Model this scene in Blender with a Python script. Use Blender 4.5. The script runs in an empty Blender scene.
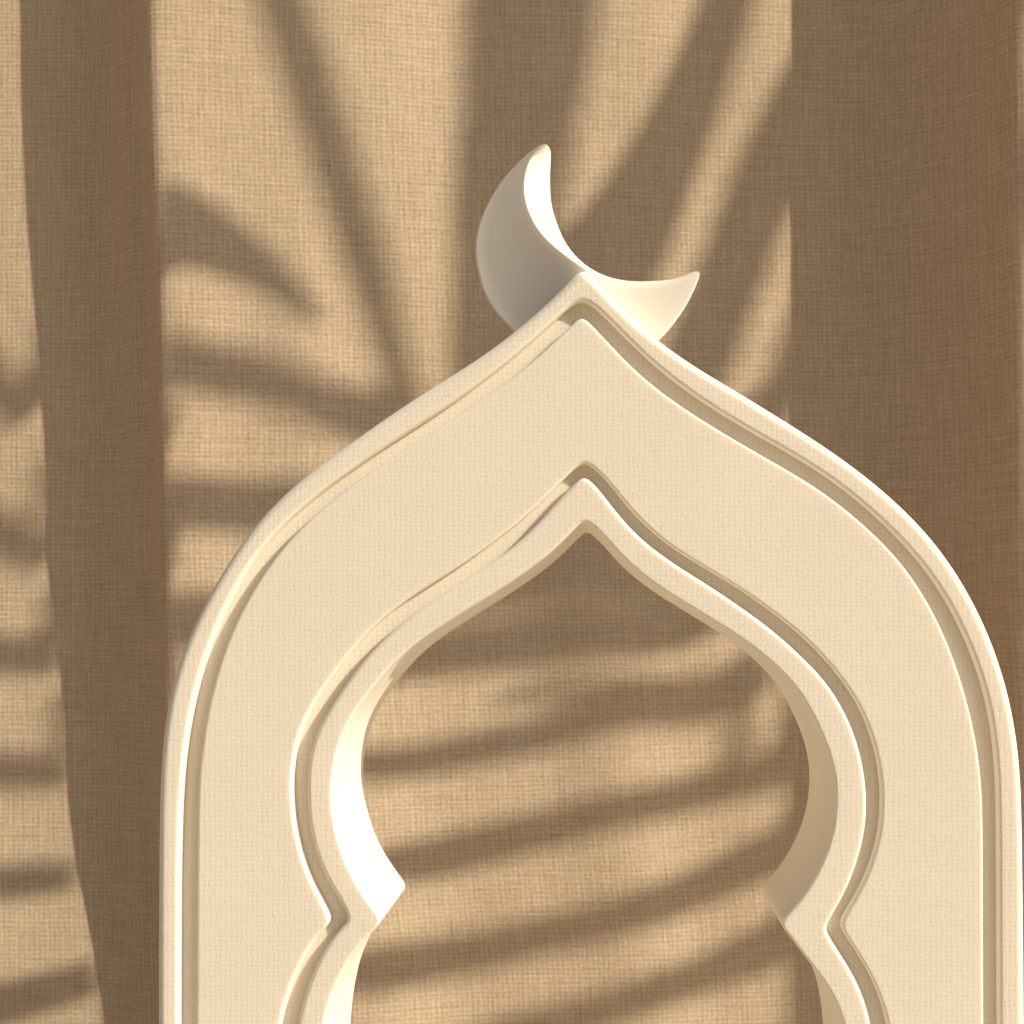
import bpy, bmesh, math, random
from mathutils import Vector
from mathutils.geometry import tessellate_polygon

random.seed(7)
scene = bpy.context.scene
COL = scene.collection

# ------------------------------------------------------------------ measures
u = 0.346e-3                 # metres per picture unit on the front face of the arch
CX, CY = 602.0, 620.0        # where the line of sight square to the arch meets it
D = 1300 * u                 # camera to front face
Z0 = 0.374                   # height of that point above the floor
YC = 0.40                    # curtain's mean plane behind the front face
U = (D + YC) / 1300          # metres per unit on the curtain
S = Vector((0.742, -0.38, 0.553)).normalized()    # towards the sun
T = 169.0                    # thickness of the arch (units)
G = 13.5                     # depth of the engraved grooves (units)
PB = 1700.0                  # where the arch stands (units, downwards)

# ------------------------------------------------------------------ helpers
def link(name, me, parent=None, mats=()):
    o = bpy.data.objects.new(name, me)
    COL.objects.link(o)
    for m in mats:
        me.materials.append(m)
    if parent is not None:
        o.parent = parent
    return o

def empty(name, loc=(0, 0, 0), parent=None):
    o = bpy.data.objects.new(name, None)
    o.location = loc
    o.empty_display_size = 0.02
    COL.objects.link(o)
    if parent is not None:
        o.parent = parent
    return o

def catmull(pts, step=2.5):
    out = []
    n = len(pts)
    for i in range(n - 1):
        p0 = pts[max(i - 1, 0)]; p1 = pts[i]; p2 = pts[i + 1]; p3 = pts[min(i + 2, n - 1)]
        if i == 0:
            p0 = tuple(2 * a - b for a, b in zip(p1, p2))
        if i == n - 2:
            p3 = tuple(2 * a - b for a, b in zip(p2, p1))
        # centripetal knots
        def d(a, b):
            return max(math.dist(a[:2], b[:2]), 1e-6) ** 0.5
        t0 = 0; t1 = t0 + d(p0, p1); t2 = t1 + d(p1, p2); t3 = t2 + d(p2, p3)
        k = max(1, int(math.dist(p1[:2], p2[:2]) / step + 0.5))
        for j in range(k):
            t = t1 + (t2 - t1) * j / k
            q = []
            for a, b, c, e in zip(p0, p1, p2, p3):
                A1 = (t1 - t) / (t1 - t0) * a + (t - t0) / (t1 - t0) * b
                A2 = (t2 - t) / (t2 - t1) * b + (t - t1) / (t2 - t1) * c
                A3 = (t3 - t) / (t3 - t2) * c + (t - t2) / (t3 - t2) * e
                B1 = (t2 - t) / (t2 - t0) * A1 + (t - t0) / (t2 - t0) * A2
                B2 = (t3 - t) / (t3 - t1) * A2 + (t - t1) / (t3 - t1) * A3
                q.append((t2 - t) / (t2 - t1) * B1 + (t - t1) / (t2 - t1) * B2)
            out.append(tuple(q))
    out.append(tuple(pts[-1]))
    return out

def resample(pts, step):
    L = [0.0]
    for a, b in zip(pts, pts[1:]):
        L.append(L[-1] + math.dist(a, b))
    n = max(2, int(L[-1] / step + 0.5))
    out = []; j = 0
    for i in range(n + 1):
        s = L[-1] * i / n
        while j < len(L) - 2 and L[j + 1] < s:
            j += 1
        f = (s - L[j]) / max(L[j + 1] - L[j], 1e-9)
        out.append(tuple(a + (b - a) * f for a, b in zip(pts[j], pts[j + 1])))
    return out

def gauss(pts, sig, fixed=True):
    r = int(3 * sig) + 1
    w = [math.exp(-0.5 * (k / sig) ** 2) for k in range(-r, r + 1)]
    n = len(pts); out = []
    for i in range(n):
        acc = [0.0] * len(pts[0]); tot = 0
        for k in range(-r, r + 1):
            j = i + k
            if j < 0:      # point reflection keeps the ends where they are
                p = [2 * a - b for a, b in zip(pts[0], pts[min(-j, n - 1)])]
            elif j >= n:
                p = [2 * a - b for a, b in zip(pts[-1], pts[max(2 * n - 2 - j, 0)])]
            else:
                p = pts[j]
            ww = w[k + r]; tot += ww
            for c in range(len(acc)):
                acc[c] += ww * p[c]
        out.append(tuple(a / tot for a in acc))
    return out

def contour(segs, smooth=4.0, corner=1.0, step=2.5):
    """segs: runs of traced points, each run ending where the next begins (a corner)."""
    full = []
    for s in segs:
        c = gauss(resample(catmull(s, 1.0), step), smooth)
        full += c if not full else c[1:]
    full = resample(full, step)
    return gauss(full, corner)

# ------------------------------------------------------------------ traced outlines of the arch
BL = PB
C0 = contour([
 [(156,BL),(156,1300),(156.2,1100),(156.5,1024),(156.8,900),(158,790),(161,735),(168.5,692),(177.5,659),(191,626),(207,595),(227.5,561),(252.5,524.5),(290,486.5),(320,462.5),(357.5,436.5),(395,410),(437.5,382.5),(475,360),(512.5,332),(540,308.5),(560,290),(572.5,277.5),(582,264)],
 [(582,264),(592,276),(605,288),(625,312),(660,341),(700,369),(737.5,390),(768,409.5),(805.5,432.5),(843,457.5),(880.5,486.5),(918,521),(948,557),(973,597.5),(993,640),(1008,685),(1018,732),(1022.5,775),(1024,830),(1025,900),(1026,1024),(1026.5,1300),(1026.5,BL)]],
 smooth=10, corner=4.2)
C1 = contour([
 [(177.5,BL),(177.5,1300),(178,1024),(178.3,900),(179.3,830),(183,760),(192.5,700),(206,652),(222.5,611),(240,577),(262,545),(285,521),(320,491.5),(360,462.5),(400,435),(450,403.5),(500,367),(530,341.5),(560,314),(572,303),(582,294.5)],
 [(582,294.5),(592,301.5),(602,311),(620,331),(650,361),(680,385),(725,415),(768,440),(818,468.5),(868,507),(908,545.5),(938,582.5),(958,617.5),(970,644),(983,677.5),(993,720),(997.5,760),(999,800),(999.4,850),(1000,1024),(1000.5,1300),(1000.5,BL)]],
 smooth=10, corner=4.6)
C2 = contour([
 [(195.5,BL),(195.5,1300),(196,1024),(197,850),(198.5,775),(204,730),(213,685),(230,634),(248,597.5),(274,557.5),(302,525.5),(332.5,499),(370,471),(410,445.5),(450,420),(500,387),(530,364),(555,340.5),(572,323.5),(582,315)],
 [(582,315),(591,322),(612.5,347.5),(637.5,373.5),(675,402.5),(725,434),(768,459),(818,488),(856,517.5),(900.5,560.5),(926,598),(945,635),(960.5,677.5),(974,727.5),(981.5,775),(983,812),(983.3,900),(983.8,1024),(984,1300),(984,BL)]],
 smooth=10, corner=2.4)
C3 = contour([
 [(268,BL),(268,1250),(270,1120),(274,1060),(280,1024),(287,995),(297,971),(313,940),(332,922)],
 [(332,922),(325,908),(310,880),(298,843),(292.3,805),(292.3,768),(299,733),(312.5,705),(330,678.5),(350,652),(372,627.5),(410,597),(460,565),(505,533),(540,503),(567,475),(576,467),(584,460.5)],
 [(584,460.5),(593,466.5),(605,477.5),(620,497.5),(640,520),(665,542.5),(700,565),(735,586),(772.5,612),(805.5,639),(835.5,671),(860.5,708),(875.5,748),(882,788),(881,825),(877,846),(865.5,880),(848,911),(839.5,926)],
 [(839.5,926),(850.5,943),(868,970.5),(880.5,998),(888,1024),(893,1060),(897,1120),(899,1250),(899,BL)]],
 smooth=4.5, corner=2.6)
C4 = contour([
 [(287,BL),(287,1250),(289,1120),(293,1060),(297.5,1024),(301.5,1006),(310,980),(325,948),(339,930),(349.5,920)],
 [(349.5,920),(340,901),(323.5,873.5),(311,835),(306.7,793),(310.5,750),(320.5,724),(340,692.5),(362,662),(385,637.5),(406,619),(450,589),(505,553),(530,531),(555,504),(575,482),(584,475)],
 [(584,475),(593,481.5),(610,504),(635,533),(665,557.5),(700,580),(735,603),(772.5,630.5),(800,655),(830.5,688),(853,730),(864,770),(867,805),(864,838),(848,888),(834,913),(825,929)],
 [(825,929),(832,942),(848,966),(862,993),(871,1024),(877,1060),(881,1120),(882.5,1250),(882.5,BL)]],
 smooth=4.5, corner=2.2)
C5 = contour([
 [(314,BL),(314,1250),(316,1120),(319,1060),(324,1024),(330,999),(342,972),(359,945),(383,921.5)],
 [(383,921.5),(367.5,900),(350,872),(337,835),(331.5,800),(334,767),(340,742),(350,719),(370,690.5),(395,661),(423,638),(455,617),(505,586),(545,557),(570,533.5),(584.5,518.5)],
 [(584.5,518.5),(596,527.5),(622.5,557.5),(652.5,583),(700,613),(740,638),(775,665.5),(800,693),(818,726),(832,762),(836.5,796),(831,840),(815,878),(795,908),(779.5,923.5)],
 [(779.5,923.5),(793,941),(810,963.5),(830,990),(844,1024),(850,1060),(853.5,1120),(854.5,1250),(854.5,BL)]],
 smooth=4.5, corner=2.3)

# ------------------------------------------------------------------ materials
def new_mat(name):
    m = bpy.data.materials.new(name); m.use_nodes = True
    nt = m.node_tree
    b = nt.nodes.get('Principled BSDF')
    return m, nt, b

def N(nt, t, **kw):
    n = nt.nodes.new(t)
    for k, v in kw.items():
        setattr(n, k, v)
    return n

def mathn(nt, op, a, b=None, c=None):
    n = N(nt, 'ShaderNodeMath', operation=op)
    for i, v in enumerate((a, b, c)):
        if v is None: continue
        if isinstance(v, (int, float)): n.inputs[i].default_value = v
        else: nt.links.new(v, n.inputs[i])
    return n.outputs[0]

def scaled(nt, vec, sc):
    m = N(nt, 'ShaderNodeMapping')
    m.inputs['Scale'].default_value = sc
    nt.links.new(vec, m.inputs['Vector'])
    return m.outputs[0]

def noise(nt, vec, sc, scale=1.0, detail=2.0, rough=0.5):
    n = N(nt, 'ShaderNodeTexNoise')
    n.inputs['Scale'].default_value = scale
    n.inputs['Detail'].default_value = detail
    n.inputs['Roughness'].default_value = rough
    nt.links.new(scaled(nt, vec, sc), n.inputs['Vector'])
    return n.outputs[0]

def mixcol(nt, fac, a, b):
    n = N(nt, 'ShaderNodeMix', data_type='RGBA')
    nt.links.new(fac, n.inputs[0])
    for v, i in ((a, 6), (b, 7)):
        if isinstance(v, tuple): n.inputs[i].default_value = (*v, 1)
        else: nt.links.new(v, n.inputs[i])
    return n.outputs[2]

def ramp01(nt, v, lo, hi):
    n = N(nt, 'ShaderNodeMapRange')
    n.inputs[1].default_value = lo; n.inputs[2].default_value = hi
    nt.links.new(v, n.inputs[0])
    return n.outputs[0]

def sss(b, w, scale):
    b.inputs['Subsurface Weight'].default_value = w
    b.inputs['Subsurface Radius'].default_value = (1.0, 0.85, 0.7)
    b.inputs['Subsurface Scale'].default_value = scale

ARCH_COL = (0.822, 0.73, 0.605)
def arch_material():
    m, nt, b = new_mat('cream_canvas')
    tc = N(nt, 'ShaderNodeTexCoord').outputs['Object']
    sep = N(nt, 'ShaderNodeSeparateXYZ'); nt.links.new(tc, sep.inputs[0])
    x, z = sep.outputs[0], sep.outputs[2]
    px, pz = 5.3 * u, 5.0 * u
    w1 = noise(nt, tc, (160, 160, 160), detail=1.0)
    w2 = noise(nt, tc, (520, 520, 520), detail=1.0)
    dx = mathn(nt, 'ADD', mathn(nt, 'MULTIPLY', w1, 5.5), mathn(nt, 'MULTIPLY', w2, 5.4))
    wb = noise(nt, tc, (640, 640, 700), detail=1.0)
    wc = noise(nt, tc, (190, 190, 140), detail=1.0)
    dz = mathn(nt, 'ADD', mathn(nt, 'MULTIPLY', wb, 5.6), mathn(nt, 'MULTIPLY', wc, 5.5))
    ax = mathn(nt, 'ADD', mathn(nt, 'MULTIPLY', x, 2 * math.pi / px), dx)
    az = mathn(nt, 'ADD', mathn(nt, 'MULTIPLY', z, 2 * math.pi / pz), dz)
    # thread crossings: raised dots in rows, every second row half a step over
    sx = mathn(nt, 'SINE', ax); sz = mathn(nt, 'SINE', az)
    prod = mathn(nt, 'MULTIPLY', sx, sz)
    cols = mathn(nt, 'MULTIPLY', sx, 0.58)
    h = mathn(nt, 'ADD', mathn(nt, 'ADD', mathn(nt, 'MULTIPLY', prod, 0.42), cols), mathn(nt, 'MULTIPLY', sz, 0.52))
    h = mathn(nt, 'SMOOTH_MIN', h, 0.12, 0.7)      # flat-topped threads with narrow dark gaps
    amp = noise(nt, tc, (260, 260, 260), detail=2.0)
    h = mathn(nt, 'MULTIPLY', h, ramp01(nt, amp, 0.14, 0.72))
    fine = noise(nt, tc, (2300, 2300, 2300), detail=2.0)
    h = mathn(nt, 'ADD', h, mathn(nt, 'MULTIPLY', fine, 0.7))
    geo = N(nt, 'ShaderNodeNewGeometry')
    sn = N(nt, 'ShaderNodeSeparateXYZ'); nt.links.new(geo.outputs['Normal'], sn.inputs[0])
    mask = ramp01(nt, mathn(nt, 'MULTIPLY', sn.outputs[1], -1.0), 0.62, 0.97)
    h = mathn(nt, 'MULTIPLY', h, mask)
    bump = N(nt, 'ShaderNodeBump')
    bump.inputs['Strength'].default_value = 1.0
    bump.inputs['Distance'].default_value = 0.00008
    nt.links.new(h, bump.inputs['Height'])
    nt.links.new(bump.outputs[0], b.inputs['Normal'])
    mot = noise(nt, tc, (30, 30, 30), detail=4.0)
    c1 = mixcol(nt, ramp01(nt, mot, 0.3, 0.7), tuple(c * 0.985 for c in ARCH_COL), tuple(min(c * 1.015, 1) for c in ARCH_COL))
    thr = mixcol(nt, ramp01(nt, h, -1.0, 0.75), (0.79, 0.765, 0.72), (1.0, 1.0, 1.0))
    mul = N(nt, 'ShaderNodeMix', data_type='RGBA', blend_type='MULTIPLY'); mul.inputs[0].default_value = 1
    nt.links.new(c1, mul.inputs[6]); nt.links.new(thr, mul.inputs[7])
    nt.links.new(mixcol(nt, mask, (0.89, 0.815, 0.70), mul.outputs[2]), b.inputs['Base Color'])  # sides paler than the face: smoother, with bounced light put into the colour
    b.inputs['Roughness'].default_value = 0.62
    b.inputs['Specular IOR Level'].default_value = 0.25
    sss(b, 0.45, 0.004)
    return m
M_ARCH = arch_material()

def smooth_material():
    m, nt, b = new_mat('smooth_cream')
    tc = N(nt, 'ShaderNodeTexCoord').outputs['Object']
    f = noise(nt, tc, (900, 900, 900), detail=3.0)
    bump = N(nt, 'ShaderNodeBump'); bump.inputs['Strength'].default_value = 0.5
    bump.inputs['Distance'].default_value = 0.00002
    nt.links.new(f, bump.inputs['Height']); nt.links.new(bump.outputs[0], b.inputs['Normal'])
    g = noise(nt, tc, (40, 40, 40), detail=3.0)
    col = mixcol(nt, ramp01(nt, g, 0.3, 0.7), (0.84, 0.76, 0.645), (0.86, 0.78, 0.67))
    nt.links.new(col, b.inputs['Base Color'])
    b.inputs['Roughness'].default_value = 0.55
    b.inputs['Specular IOR Level'].default_value = 0.3
    sss(b, 0.25, 0.006)
    return m
M_SMOOTH = smooth_material()

def linen_material():
    m, nt, b = new_mat('woven_linen')
    uv = N(nt, 'ShaderNodeUVMap').outputs[0]           # u, v in metres along the cloth
    p = 2.6e-3
    sep = N(nt, 'ShaderNodeSeparateXYZ'); nt.links.new(uv, sep.inputs[0])
    pu, pv = 3.3e-3, 2.9e-3
    wander = noise(nt, uv, (1 / (3 * p), 1 / (9 * p), 1), detail=1.0)
    wander2 = noise(nt, uv, (1 / (9 * p), 1 / (3 * p), 1), detail=1.0)
    au = mathn(nt, 'ADD', mathn(nt, 'MULTIPLY', sep.outputs[0], 2 * math.pi / pu), mathn(nt, 'MULTIPLY', wander, 4.0))
    av = mathn(nt, 'ADD', mathn(nt, 'MULTIPLY', sep.outputs[1], 2 * math.pi / pv), mathn(nt, 'MULTIPLY', wander2, 5.0))
    # how strongly each thread shows changes along and across it
    amp1 = noise(nt, uv, (1 / (1.5 * p), 1 / (3.2 * p), 1), detail=2.0)
    amp2 = noise(nt, uv, (1 / (3.2 * p), 1 / (1.5 * p), 1), detail=2.0)
    t1 = mathn(nt, 'MULTIPLY', mathn(nt, 'SINE', au), ramp01(nt, amp1, 0.25, 0.75))
    t2 = mathn(nt, 'MULTIPLY', mathn(nt, 'SINE', av), ramp01(nt, amp2, 0.25, 0.75))
    slub = noise(nt, uv, (1 / (1.2 * p), 1 / (12 * p), 1), detail=2.0)
    slub2 = noise(nt, uv, (1 / (12 * p), 1 / (1.2 * p), 1), detail=2.0)
    spk = noise(nt, uv, (1 / (0.9 * p), 1 / (0.9 * p), 1), detail=2.0)
    h = mathn(nt, 'ADD', mathn(nt, 'MULTIPLY', t1, 0.22), mathn(nt, 'MULTIPLY', t2, 0.22))
    h = mathn(nt, 'ADD', h, mathn(nt, 'MULTIPLY', mathn(nt, 'ADD', slub, slub2), 0.55))
    h = mathn(nt, 'ADD', h, mathn(nt, 'MULTIPLY', spk, 0.80))       # about 0.83 +- 0.3
    bump = N(nt, 'ShaderNodeBump'); bump.inputs['Strength'].default_value = 1.0
    bump.inputs['Distance'].default_value = 0.00022
    nt.links.new(h, bump.inputs['Height']); nt.links.new(bump.outputs[0], b.inputs['Normal'])
    col = mixcol(nt, ramp01(nt, h, 0.40, 1.50), (0.415, 0.313, 0.207), (0.87, 0.675, 0.472))
    tone = noise(nt, uv, (14, 9, 1), detail=3.0)
    tint = mixcol(nt, ramp01(nt, tone, 0.3, 0.7), (0.97, 0.955, 0.93), (1.0, 1.0, 1.0))
    mul = N(nt, 'ShaderNodeMix', data_type='RGBA', blend_type='MULTIPLY'); mul.inputs[0].default_value = 1
    nt.links.new(col, mul.inputs[6]); nt.links.new(tint, mul.inputs[7])
    nt.links.new(mul.outputs[2], b.inputs['Base Color'])
    b.inputs['Roughness'].default_value = 0.9
    b.inputs['Specular IOR Level'].default_value = 0.1
    tr = N(nt, 'ShaderNodeBsdfTranslucent')
    tr.inputs['Color'].default_value = (0.95, 0.68, 0.45, 1)
    nt.links.new(bump.outputs[0], tr.inputs['Normal'])
    mx = N(nt, 'ShaderNodeMixShader'); mx.inputs[0].default_value = 0.23
    nt.links.new(b.outputs[0], mx.inputs[1]); nt.links.new(tr.outputs[0], mx.inputs[2])
    o = nt.nodes.get('Material Output')
    nt.links.new(mx.outputs[0], o.inputs['Surface'])
    return m
M_LINEN = linen_material()

def plain(name, c1, c2, sc, rough=0.7):
    m, nt, b = new_mat(name)
    tc = N(nt, 'ShaderNodeTexCoord').outputs['Object']
    f = noise(nt, tc, (sc, sc, sc), detail=4.0)
    nt.links.new(mixcol(nt, ramp01(nt, f, 0.3, 0.7), c1, c2), b.inputs['Base Color'])
    b.inputs['Roughness'].default_value = rough
    return m
M_LEAF = plain('palm_green', (0.035, 0.065, 0.02), (0.06, 0.10, 0.03), 14, 0.5)
M_BARK = plain('palm_bark', (0.10, 0.07, 0.045), (0.22, 0.16, 0.10), 30, 0.9)
M_STALK = plain('palm_stalk', (0.08, 0.11, 0.03), (0.12, 0.14, 0.05), 20, 0.6)
M_FLOOR = plain('bounce_floor', (0.40, 0.335, 0.255), (0.44, 0.37, 0.285), 6, 0.9)  # sand tone of the added floor, raised to throw more light up

# ------------------------------------------------------------------ extruded profiles with rounded arrises
def poly_normals(P):
    n = len(P); out = []
    for i in range(n):
        a = P[i - 1]; c = P[(i + 1) % n]
        t = Vector((c[0] - a[0], c[1] - a[1]))
        if t.length < 1e-9: t = Vector((1, 0))
        t.normalize()
        out.append((-t.y, t.x))
    return out

def area2(P):
    return sum(P[i - 1][0] * P[i][1] - P[i][0] * P[i - 1][1] for i in range(len(P)))

def offset_inward(P, Nrm, d):
    """P counter-clockwise in (x, z); d may differ per point.  Points that fall too close to the outline are collapsed."""
    n = len(P)
    Q = [(p[0] + nn[0] * dd, p[1] + nn[1] * dd) for p, nn, dd in zip(P, Nrm, d)]
    bad = [False] * n
    W = 14
    for i in range(n):
        q = Q[i]
        for k in range(-W, W + 1):
            j = (i + k) % n
            if math.dist(q, P[j]) < d[i] * 0.985 and d[j] > 0.5 * d[i]:
                bad[i] = True; break
    i = 0
    good = [k for k in range(n) if not bad[k]]
    if len(good) < n and good:
        for gi, k in enumerate(good):
            nx = good[(gi + 1) % len(good)]
            run = (nx - k) % n
            if run > 1:
                for r in range(1, run):
                    f = r / run
                    Q[(k + r) % n] = (Q[k][0] + (Q[nx][0] - Q[k][0]) * f, Q[k][1] + (Q[nx][1] - Q[k][1]) * f)
    return Q

def slab(name, loops, depth0, depth1, parent, mat, back_r=2.0, nf=6):
    """loops: list of (contour, fillet) joined to ONE closed outline; extruded from depth0 (front) to depth1."""
    P = []; R = []
    for pts, r in loops:
        P += [(p[0], -p[1]) for p in pts]; R += [r] * len(pts)
    if area2(P) < 0:
        P.reverse(); R.reverse()
    Nr = poly_normals(P)
    n = len(P)
    rings = []       # (points, depth, normal mix)
    for k in range(nf + 1):
        a = (math.pi / 2) * k / nf            # 0 = flat front, 90 deg = side
        d = [r * (1 - math.sin(a)) for r in R]
        q = offset_inward(P, Nr, d)
        dep = [depth0 + r * (1 - math.cos(a)) for r in R]
        rings.append((q, dep, a))
    # straight side in a few steps, then a small arris at the back
    for f in (0.33, 0.66):
        rings.append((P, [depth0 + r + (depth1 - back_r - depth0 - r) * f for r in R], math.pi / 2))
    rings.append((P, [depth1 - back_r] * n, math.pi / 2))
    if back_r > 0:
        rings.append((offset_inward(P, Nr, [back_r * 0.3] * n), [depth1 - back_r * 0.3] * n, math.pi * 0.75))
        rings.append((offset_inward(P, Nr, [back_r] * n), [depth1] * n, math.pi))
    verts = []; norms = []; faces = []
    for q, dep, a in rings:
        for i in range(n):
            verts.append(((q[i][0] - CX) * u, dep[i] * u, (q[i][1] + CY) * u + Z0))
            sn, cs = math.sin(a), math.cos(a)
            norms.append((-Nr[i][0] * sn, -cs, -Nr[i][1] * sn))
    for k in range(len(rings) - 1):
        for i in range(n):
            j = (i + 1) % n
            faces.append((k * n + i, (k + 1) * n + i, (k + 1) * n + j, k * n + j))
    for k, flip in ((0, False), (len(rings) - 1, True)):
        q = rings[k][0]
        tris = tessellate_polygon([[Vector((p[0], p[1], 0)) for p in q]])
        for t in tris:
            a, b2, c = t
            ar = (q[b2][0] - q[a][0]) * (q[c][1] - q[a][1]) - (q[c][0] - q[a][0]) * (q[b2][1] - q[a][1])
            if abs(ar) < 1e-9: continue
            if (ar < 0) != flip: a, c = c, a
            faces.append((k * n + a, k * n + b2, k * n + c))
    me = bpy.data.meshes.new(name)
    me.from_pydata(verts, [], faces)
    me.validate(); me.update()
    for p in me.polygons: p.use_smooth = True
    me.normals_split_custom_set_from_vertices(norms)
    return link(name, me, parent, (mat,))

def join(a, b):
    return a, list(reversed(b))

arch = empty('ornamental_arch', (0, 0, 0))
arch['label'] = 'cream canvas textured pointed arch with scalloped opening, engraved grooves and a crescent at its tip'
arch['category'] = 'arch ornament'
slab('outer_moulding', [(C0, 9.0), (list(reversed(C1)), 4.0)], 0, T, arch, M_ARCH)
slab('face_panel', [(C2, 3.0), (list(reversed(C3)), 3.5)], 0, G + 12, arch, M_ARCH, back_r=0)
slab('inner_moulding', [(C4, 4.6), (list(reversed(C5)), 3.0)], 0, T, arch, M_ARCH)
# groove floor and core between the two mouldings, let a little into both
def shift_out(C, d):
    P = [(p[0], p[1]) for p in C]
    out = []
    for i in range(len(P)):
        a = P[max(i - 1, 0)]; b = P[min(i + 1, len(P) - 1)]
        t = Vector((b[0] - a[0], b[1] - a[1])).normalized()
        out.append((P[i][0] + t.y * d, P[i][1] - t.x * d))
    return out
slab('groove_bed', [(shift_out(C1, 4.0), 0.0), (list(reversed(shift_out(C4, -5.0))), 0.0)], G, T - 3, arch, M_ARCH, back_r=0, nf=1)

# ------------------------------------------------------------------ crescent
def crescent():
    y0 = 46.0
    def yfront(px):
        dx = px - 588
        d = math.sqrt(dx * dx + 100.0) - 10.0
        return y0 + (0.60 * d - 0.0008 * d * d if dx < 0 else -0.14 * d)
    O = [(546,144.5),(541,145),(527.5,154),(510,170),(491,196),(479,224),(474.5,250),(480,281),(490,305),(512.5,331),(540,351),(575,362),(612,361),(640,352),(661,339),(683,311),(694,290),(699.5,276),(698.5,272)]
    F = [(545.5,145),(540,148),(531.5,157.5),(526,172.5),(524.5,190),(528,208),(537.5,228),(552.5,244.5),(567,256),(580,265.5),(594,273),(610,279.5),(630,283.5),(650,283.5),(668,282),(683,278),(692.5,274.2),(697,272.5),(698,272)]
    B = [(546.5,144.5),(549.5,148),(551,155),(550,175),(550.5,197.5),(554,215),(562.5,237.5),(572.5,252.5),(582.5,262.5),(590,268),(600,273.5),(612,278),(630,281.2),(650,281.2),(668,280),(683,276),(692.5,272),(697,271.5),(698.5,272)]
    nseg = 120
    def rs(P):
        c = catmull(P, 0.5)
        # keep parameter = control index so that the three lines stay abreast
        out = []
        ctrl = P
        for i in range(nseg + 1):
            t = i / nseg * (len(ctrl) - 1)
            k = min(int(t), len(ctrl) - 2); f = t - k
            p0 = ctrl[max(k - 1, 0)]; p1 = ctrl[k]; p2 = ctrl[k + 1]; p3 = ctrl[min(k + 2, len(ctrl) - 1)]
            out.append(tuple(0.5 * ((2 * b) + (-a + c2) * f + (2 * a - 5 * b + 4 * c2 - d) * f * f + (-a + 3 * b - 3 * c2 + d) * f ** 3)
                             for a, b, c2, d in zip(p0, p1, p2, p3)))
        return gauss(out, 2.0)
    O, F, B = rs(O), rs(F), rs(B)
    rings = []
    for i in range(nseg + 1):
        t = i / nseg
        o, f, b = O[i], F[i], B[i]
        end = min(1.0, min(t, 1 - t) / 0.10)
        th = 6 + 34 * math.sqrt(max(0.0, 1 - (1 - end) ** 2))          # thickness towards the back
        w = math.dist(o, f)
        r = min(2.2, 0.3 * w + 0.2, 0.4 * th)
        sec = []
        yo, yf = yfront(o[0]), yfront(f[0])
        ux, uy = ((f[0] - o[0]) / max(w, 1e-6), (f[1] - o[1]) / max(w, 1e-6))
        # rounded outer arris, front face, small arris, hollow wall, back
        sec.append((o[0], o[1], yo + th * 0.75))
        sec.append((o[0], o[1], yo + th * 0.5))
        for a in (90, 60, 30, 0):
            aa = math.radians(a)
            sec.append((o[0] + ux * r * (1 - math.sin(aa)), o[1] + uy * r * (1 - math.sin(aa)), yfront(o[0] + ux * r) + r * (1 - math.cos(aa))))
        for q in (0.15, 0.3, 0.45, 0.6, 0.75, 0.9):
            rr = r + (w - 1.2 - r) * q if w > r + 2 else r + (w - r) * q
            px = o[0] + ux * rr
            sec.append((px, o[1] + uy * rr, yfront(px)))
        sec.append((f[0] - ux * 0.5, f[1] - uy * 0.5, yfront(f[0]) + 0.1))
        sec.append((f[0], f[1], yf + 0.7))
        for q in (0.25, 0.5, 0.75):
            s = math.sin(q * math.pi / 2) * 0.35 + q * 0.65
            sec.append((f[0] + (b[0] - f[0]) * s, f[1] + (b[1] - f[1]) * s, yf + 0.7 + (th - 0.7) * q))
        sec.append((b[0], b[1], yf + th))
        for q in (0.3, 0.7):
            sec.append((b[0] + (o[0] - b[0]) * q, b[1] + (o[1] - b[1]) * q, (yf + (yo - yf) * q) + th * 1.05))
        rings.append(sec)
    verts = []; faces = []
    m = len(rings[0])
    for sec in rings:
        for px, py, y in sec:
            s = (D + y * u) / D
            verts.append(((px - CX) * u * s, y * u, (CY - py) * u * s + Z0))
    for i in range(len(rings) - 1):
        for j in range(m):
            k = (j + 1) % m
            faces.append((i * m + j, (i + 1) * m + j, (i + 1) * m + k, i * m + k))
    faces.append(tuple(range(m))); faces.append(tuple(reversed(range((len(rings) - 1) * m, len(rings) * m))))
    me = bpy.data.meshes.new('crescent')
    me.from_pydata(verts, [], faces)
    bm = bmesh.new(); bm.from_mesh(me)
    bmesh.ops.remove_doubles(bm, verts=bm.verts, dist=2e-5)
    bmesh.ops.recalc_face_normals(bm, faces=bm.faces)
    for e in bm.edges:
        if len(e.link_faces) == 2 and e.calc_face_angle(0) > math.radians(48):
            e.smooth = False
    for f in bm.faces: f.smooth = True
    bm.to_mesh(me); bm.free()
    return link('crescent', me, arch, (M_SMOOTH,))
crescent()

# ------------------------------------------------------------------ curtain
def lerp_tab(tab, v):
    if v <= tab[0][0]: return tab[0][1]
    for (a, x), (b, y) in zip(tab, tab[1:]):
        if v <= b:
            f = (v - a) / (b - a); f = f * f * (3 - 2 * f)
            return x + (y - x) * f
    return tab[-1][1]

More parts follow.
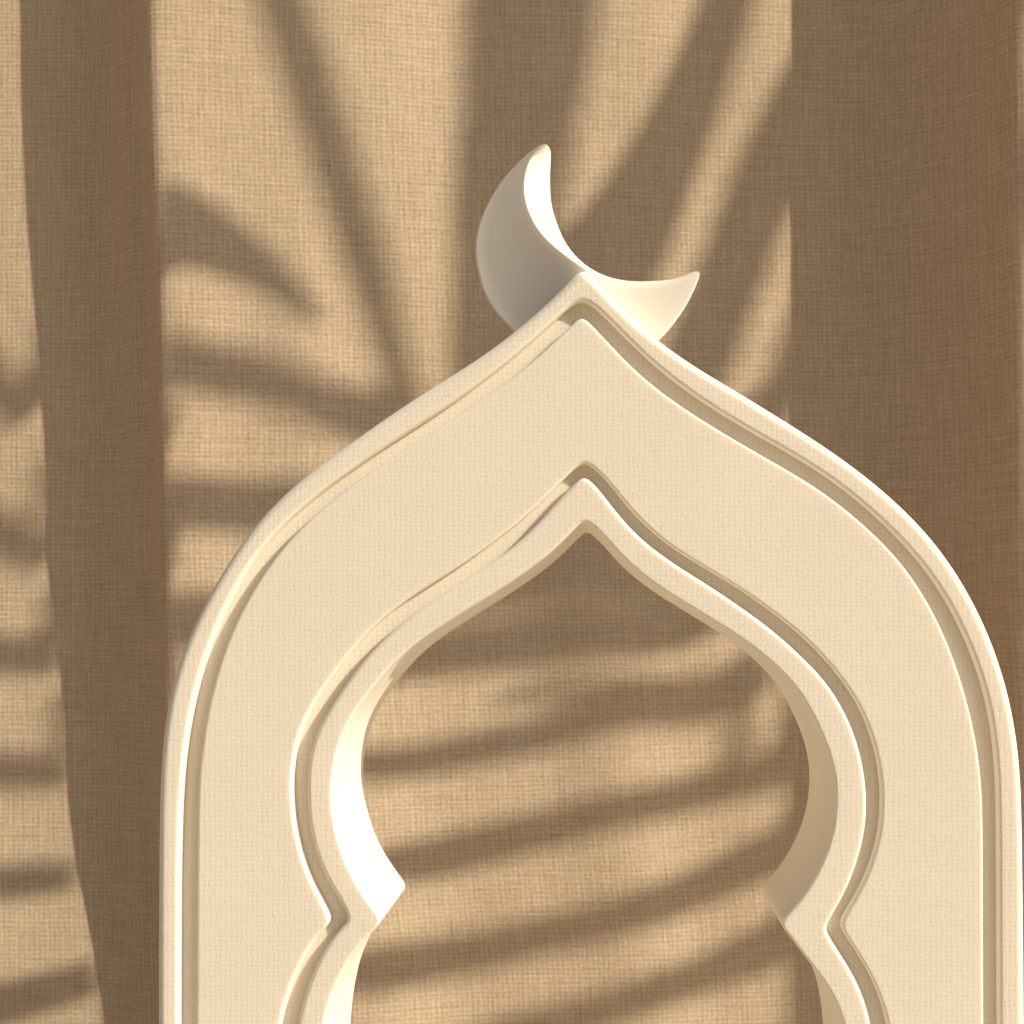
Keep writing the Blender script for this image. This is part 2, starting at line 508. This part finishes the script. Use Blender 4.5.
def hermite(pts, x):
    """monotone cubic through pts (x rising)"""
    n = len(pts)
    if x <= pts[0][0]: return pts[0][1]
    if x >= pts[-1][0]: return pts[-1][1]
    import bisect
    xs = [p[0] for p in pts]
    i = max(0, min(n - 2, bisect.bisect_right(xs, x) - 1))
    def sl(k): return (pts[k + 1][1] - pts[k][1]) / (pts[k + 1][0] - pts[k][0])
    def tan(k):
        if k == 0: return sl(0)
        if k == n - 1: return sl(n - 2)
        a, b = sl(k - 1), sl(k)
        if a * b <= 0: return 0.0
        return 2 * a * b / (a + b)
    h = pts[i + 1][0] - pts[i][0]; t = (x - pts[i][0]) / h
    return ((2*t**3 - 3*t*t + 1) * pts[i][1] + (t**3 - 2*t*t + t) * h * tan(i)
            + (-2*t**3 + 3*t*t) * pts[i + 1][1] + (t**3 - t*t) * h * tan(i + 1))

def profile(py):
    hv = lerp_tab([(-800, -32), (0, -25), (540, -15), (780, -5), (1024, 13), (1500, 20)], py)   # left pleat's flat
    rx = lerp_tab([(-800, 160), (0, 168), (400, 180), (600, 185), (1500, 195)], py)             # ridge left
    r2 = lerp_tab([(-800, 980), (0, 990), (600, 992), (1500, 1000)], py)                        # ridge right
    return [(-2600, 20), (-2350, 90), (-2270, -20), (-2000, 0), (-1560, 75), (-1490, -25), (-1200, -10), (-720, 70), (-655, hv - 6),
            (-500, hv - 4), (-60, hv), (60, hv + 1), (rx - 92, hv + 2), (rx - 64, hv + 0.16 * (60 - hv)), (rx - 42, hv + 0.40 * (60 - hv)), (rx - 26, hv + 0.50 * (60 - hv)), (rx - 15, hv + 0.66 * (60 - hv)), (rx - 1, 57), (rx + 10, 60), (rx + 60, 55),
            (400, 32), (600, 14), (760, 2), (800, -2), (850, -4), (884, 5), (945, 42), (972, 72), (r2 - 6, 98), (r2 + 14, 103), (1080, 94), (1300, 60), (1600, 10),
            (1690, 20), (1760, 110), (1790, 118), (2000, 70), (2400, 0), (2500, 90), (2530, 95), (2900, 20)]

_prof = {}
def curtain_h(X, py):
    key = round(py)
    if key not in _prof: _prof[key] = profile(key)
    h = hermite(_prof[key], X)
    m = max(0.0, min(1.0, (X - 215) / 120, (765 - X) / 120)); m = m * m * (3 - 2 * m)
    h += (0.35 + 0.65 * m) * 1.2 * math.sin(X * 0.047 - py * 0.006 + 2.0)
    h += m * (4.0 * math.sin(X * 0.0235 - 0.0006 * (py - 700) - 0.45) + 2.2 * math.sin(X * 0.0125 + py * 0.0043) * math.sin(py * 0.0061 + 1.3))
    return h

def curtain():
    xs = []
    x = -2600.0
    while x <= 2900:
        xs.append(x)
        x += 3.0 if (-40 < x < 240 or 800 < x < 1120) else (8.0 if -300 < x < 1300 else 12.0)
    rows = [py for py in range(-1700, 1180, 24)]
    zf = Z0 + (CY - 1180) * U
    rows.append(1180)
    verts = []; uvs = []
    for py in rows:
        arc = 0; prev = None
        for X in xs:
            h = curtain_h(X, py)
            if prev is not None: arc += math.dist(prev, (X, h))
            prev = (X, h)
            verts.append(((X - CX) * U, YC - h * U, Z0 + (CY - py) * U))
            uvs.append((X * U * 0.35 + arc * U * 0.65, -py * U))
    m = len(xs); faces = []
    for r in range(len(rows) - 1):
        for c in range(m - 1):
            faces.append((r * m + c, (r + 1) * m + c, (r + 1) * m + c + 1, r * m + c + 1))
    me = bpy.data.meshes.new('curtain')
    me.from_pydata(verts, [], faces)
    l = me.uv_layers.new(name='cloth')
    for p in me.polygons:
        p.use_smooth = True
        for li in p.loop_indices:
            l.data[li].uv = uvs[me.loops[li].vertex_index]
    o = link('linen_curtain', me, None, (M_LINEN,))
    o['label'] = 'tan woven linen curtain in broad folds with palm leaf shadows, behind the arch'
    o['category'] = 'curtain'
    return o
cur = curtain()

# ------------------------------------------------------------------ palm whose leaves throw the shadows
def on_curtain(px, py):
    """point of the cloth seen at (px, py) -> the same point slid along the sun's rays to the plane h = 0 (units)"""
    X, h, Y = px, 0.0, py
    for _ in range(0 if px > 786 else 12):
        k = (1300 - h) / 1300
        X = CX + (px - CX) * k; Y = CY + (py - CY) * k
        h = 58.0 if 105 < px < 178 else 0.5 * h + 0.5 * curtain_h(X, Y)
    # plane point: move from the cloth away from the sun until h = 0
    d = h / (-S.y)
    return X - S.x * d, Y + S.z * d

def sun_point(a, L):
    X, Y = a
    return Vector(((X - CX) * U, YC, Z0 + (CY - Y) * U)) + S * L

def blade(name, ctrl, L0, L1, parent, raw=False):
    """ctrl: (px, py, width) as its shadow shows on the cloth"""
    pts = []
    for px, py, w in ctrl:
        X, Y = (px, py) if raw else on_curtain(px, py)
        pts.append((X, Y, w))
    c = resample(catmull(pts, 6.0), 9.0)
    n = len(c); verts = []; faces = []
    for i, (X, Y, w) in enumerate(c):
        a = c[max(i - 1, 0)]; b = c[min(i + 1, n - 1)]
        t = Vector((b[0] - a[0], b[1] - a[1])).normalized()
        f = i / (n - 1)
        L = L0 + (L1 - L0) * f
        hw = max(w, 1.0) * 0.5 * (1.20 - 0.0012 * min(w, 120))
        for s, dl in ((-1, 0.0), (-0.5, 0.004), (0, 0.010), (0.5, 0.004), (1, 0.0)):
            verts.append(sun_point((X - t.y * hw * s, Y + t.x * hw * s), L - dl))
    for i in range(n - 1):
        for j in range(4):
            faces.append((i * 5 + j, i * 5 + j + 1, i * 5 + j + 6, i * 5 + j + 5))
    me = bpy.data.meshes.new(name)
    me.from_pydata([v - PALM_AT for v in verts], [], faces)
    for p in me.polygons: p.use_smooth = True
    o = link(name, me, parent, (M_LEAF,))
    sol = o.modifiers.new('thickness', 'SOLIDIFY'); sol.thickness = 0.0008
    return o

def tube(name, pts3, radii, parent, mat, sides=10):
    verts = []; faces = []
    n = len(pts3)
    for i, p in enumerate(pts3):
        t = (pts3[min(i + 1, n - 1)] - pts3[max(i - 1, 0)]).normalized()
        a = t.orthogonal().normalized(); b = t.cross(a)
        for k in range(sides):
            an = 2 * math.pi * k / sides
            verts.append(p + (a * math.cos(an) + b * math.sin(an)) * radii[i] - PALM_AT)
    for i in range(n - 1):
        for k in range(sides):
            k2 = (k + 1) % sides
            faces.append((i * sides + k, i * sides + k2, (i + 1) * sides + k2, (i + 1) * sides + k))
    faces.append(tuple(reversed(range(sides)))); faces.append(tuple(range((n - 1) * sides, n * sides)))
    me = bpy.data.meshes.new(name); me.from_pydata(verts, [], faces)
    for p in me.polygons: p.use_smooth = True
    return link(name, me, parent, (mat,))

CROWN = sun_point((1500, -420), 2.05)
PALM_AT = Vector((CROWN.x + 0.12, CROWN.y - 0.05, 0))
palm = empty('palm_tree', PALM_AT)
palm['label'] = 'green palm whose fan and feather leaves throw the dark bands on the linen curtain'
palm['category'] = 'palm'
tr = []
for i in range(13):
    f = i / 12
    tr.append(Vector((PALM_AT.x - 0.12 * f * f, PALM_AT.y + 0.05 * f, CROWN.z * f)))
tube('trunk', tr, [0.085 - 0.035 * i / 12 + (0.006 if i % 2 else 0) for i in range(13)], palm, M_BARK, 16)

def stalk(parent, ctrl, L0, L1, r0=0.005, r1=0.009):
    c = resample(catmull([(x, y) for x, y in ctrl], 10), 20)
    n = len(c)
    p3 = [sun_point(p, L0 + (L1 - L0) * i / (n - 1)) for i, p in enumerate(c)]
    p3.append(CROWN.copy())
    tube('stalk', p3, [r0 + (r1 - r0) * i / n for i in range(n + 1)], parent, M_STALK, 8)

def frond(name, blades, stalk_ctrl, L, fan=True, label=None):
    f = empty(name, (0, 0, 0), palm)
    if label: f['label'] = label
    for k, b in enumerate(blades):
        raw = False
        dl = 0.10 * math.sin(k * 1.7)
        blade('leaflet', b, L + dl * 0.3, L - 0.12 + dl, f)
    stalk(f, stalk_ctrl, L, 2.0)
    return f

# broad fan leaf, upper half of the picture
frond('frond', [
    [(440,450,26),(412,412,34),(390,350,38),(365,265,52),(335,170,56),(301,60,58),(264,-50,48),(235,-130,8)],
    [(485,450,70),(487,390,92),(492,300,96),(501,200,102),(516,120,110),(529,50,120),(537,-40,122),(545,-140,40)],
    [(490,430,60),(535,365,100),(582,300,108),(628,230,92),(662,163,76),(695,86,64),(727,0,48),(750,-60,34),(775,-130,10)],
    [(600,470,40),(668,422,60),(702,345,68),(731,270,64),(762,190,66),(806,120,84),(850,40,70),(890,-40,30)],
    [(700,520,30),(735,480,40),(764,430,36),(784,382,34),(802,338,34),(840,250,20)],
    [(470,450,50),(420,436,58),(370,420,52),(320,404,46),(260,379,44),(200,368,47),(160,364,50),(151,363,52)],
    [(420,520,30),(330,508,42),(250,507,46),(165,508,46),(152,507,48)],
    [(400,640,30),(300,622,45),(220,622,48),(160,628,50),(154,628,50)],
], [(470,460),(560,470),(700,430),(860,330),(1000,200),(1200,-100),(1420,-380)], 1.6)
# feather leaf seen through the opening
frond('frond', [
    [(735,600,24),(700,618,36),(633,634,44),(535,642,47),(440,655,38),(380,668,28),(300,690,14)],
    [(715,585,30),(640,570,66),(580,562,74),(520,578,58),(450,606,26)],
    [(765,655,36),(738,688,40),(700,704,34),(633,714,27),(560,730,31),(500,745,31),(438,758,28),(370,766,28),(290,772,14)],
    [(790,768,34),(758,775,32),(706,790,31),(633,808,32),(560,826,35),(487,845,35),(408,863,34),(330,880,16)],
    [(800,838,34),(766,856,40),(706,885,34),(633,913,35),(535,938,34),(438,960,37),(360,974,38),(290,986,18)],
    [(800,930,36),(766,948,42),(706,974,33),(633,1000,32),(560,1022,33),(460,1050,30),(360,1070,14)],
    [(715,676,8),(660,684,14),(600,690,17),(540,694,14),(490,700,6)],
    [(735,690,22),(737,730,24),(741,770,26),(750,800,12)],
    [(803,660,26),(796,710,26),(782,755,24),(770,792,14)],
], [(800,1060),(800,960),(796,890),(800,830),(808,760),(840,640),(960,400),(1200,0),(1420,-380)], 1.65, fan=False)
# leaf at the left edge
frond('frond', [
    [(318,322,6),(297,302,24),(260,270,40),(210,239,60),(165,229,74),(151,227,78)],
    [(28,417,41),(16,406,44),(0,393,44),(-30,366,41),(-70,330,32)],
    [(48,556,39),(24,546,44),(0,537,44),(-30,522,41),(-80,495,32)],
    [(60,658,32),(30,657,37),(0,655,38),(-40,648,37),(-90,630,29)],
    [(70,772,29),(35,772,33),(0,771,34),(-40,768,34),(-90,755,29)],
    [(75,876,29),(40,879,33),(0,884,34),(-40,886,34),(-90,880,29)],
    [(98,976,29),(60,988,34),(0,1005,37),(-40,1014,37),(-90,1020,29)],
], [(-52,1075),(-60,820),(-70,600),(-75,300),(-75,0),(-60,-400),(20,-700),(300,-950),(900,-1000),(1420,-600)], 1.25, fan=False)

# ------------------------------------------------------------------ added floor and back wall, both out of view
me = bpy.data.meshes.new('floor')
me.from_pydata([(-6, -7, 0), (6, -7, 0), (6, 5, 0), (-6, 5, 0)], [], [(0, 1, 2, 3)])
fl = link('floor', me, None, (M_FLOOR,))  # unseen floor, added to carry the arch and bounce warm light upwards
fl['kind'] = 'structure'
me = bpy.data.meshes.new('light_block_wall')
me.from_pydata([(-6, 0.85, 0), (6, 0.85, 0), (6, 0.85, 3), (-6, 0.85, 3)], [], [(0, 1, 2, 3)])  # unseen wall, added to stop sky light coming through the curtain
wl = link('light_block_wall', me, None, (plain('light_block_mat', (0.24, 0.19, 0.13), (0.28, 0.225, 0.16), 6, 0.9),))
wl['kind'] = 'structure'

# ------------------------------------------------------------------ light
sun = bpy.data.lights.new('sun', 'SUN')
sun.energy = 4.15
sun.angle = math.radians(0.53)
sun.color = (1.0, 0.92, 0.765)
so = bpy.data.objects.new('sun', sun); COL.objects.link(so)
so.rotation_euler = S.to_track_quat('Z', 'Y').to_euler()
so.location = S * 5

world = bpy.data.worlds.new('World'); scene.world = world
world.use_nodes = True
wn = world.node_tree
for n in list(wn.nodes): wn.nodes.remove(n)
sky = wn.nodes.new('ShaderNodeTexSky'); sky.sky_type = 'NISHITA'
sky.sun_disc = False
sky.sun_elevation = math.asin(S.z)
sky.sun_rotation = math.atan2(S.x, S.y)
sky.dust_density = 6.0
sky.air_density = 1.0
sky.ozone_density = 0.3
tint = wn.nodes.new('ShaderNodeMix'); tint.data_type = 'RGBA'; tint.blend_type = 'MULTIPLY'
tint.inputs[0].default_value = 1.0
tint.inputs[7].default_value = (0.90, 1.07, 1.27, 1)
bg = wn.nodes.new('ShaderNodeBackground'); bg.inputs['Strength'].default_value = 0.0425
out = wn.nodes.new('ShaderNodeOutputWorld')
wn.links.new(sky.outputs[0], tint.inputs[6]); wn.links.new(tint.outputs[2], bg.inputs[0]); wn.links.new(bg.outputs[0], out.inputs[0])

# ------------------------------------------------------------------ camera
cam = bpy.data.cameras.new('camera')
cam.sensor_width = 36.0
cam.lens = 36.0 * 1300 / 1024
cam.shift_x = 0.5 - CX / 1024
cam.shift_y = (CY / 1024) - 0.5
cam.clip_start = 0.01; cam.clip_end = 100
cam.dof.use_dof = True
cam.dof.focus_distance = D + 0.015
cam.dof.aperture_fstop = 45
co = bpy.data.objects.new('camera', cam); COL.objects.link(co)
co.location = (0, -D, Z0)
co.rotation_euler = (math.radians(90), 0, 0)
scene.camera = co

scene.view_settings.view_transform = 'Standard'
scene.view_settings.look = 'None'
scene.view_settings.exposure = 0.385
scene.view_settings.gamma = 1.0
scene.cycles.max_bounces = 8
scene.cycles.diffuse_bounces = 6
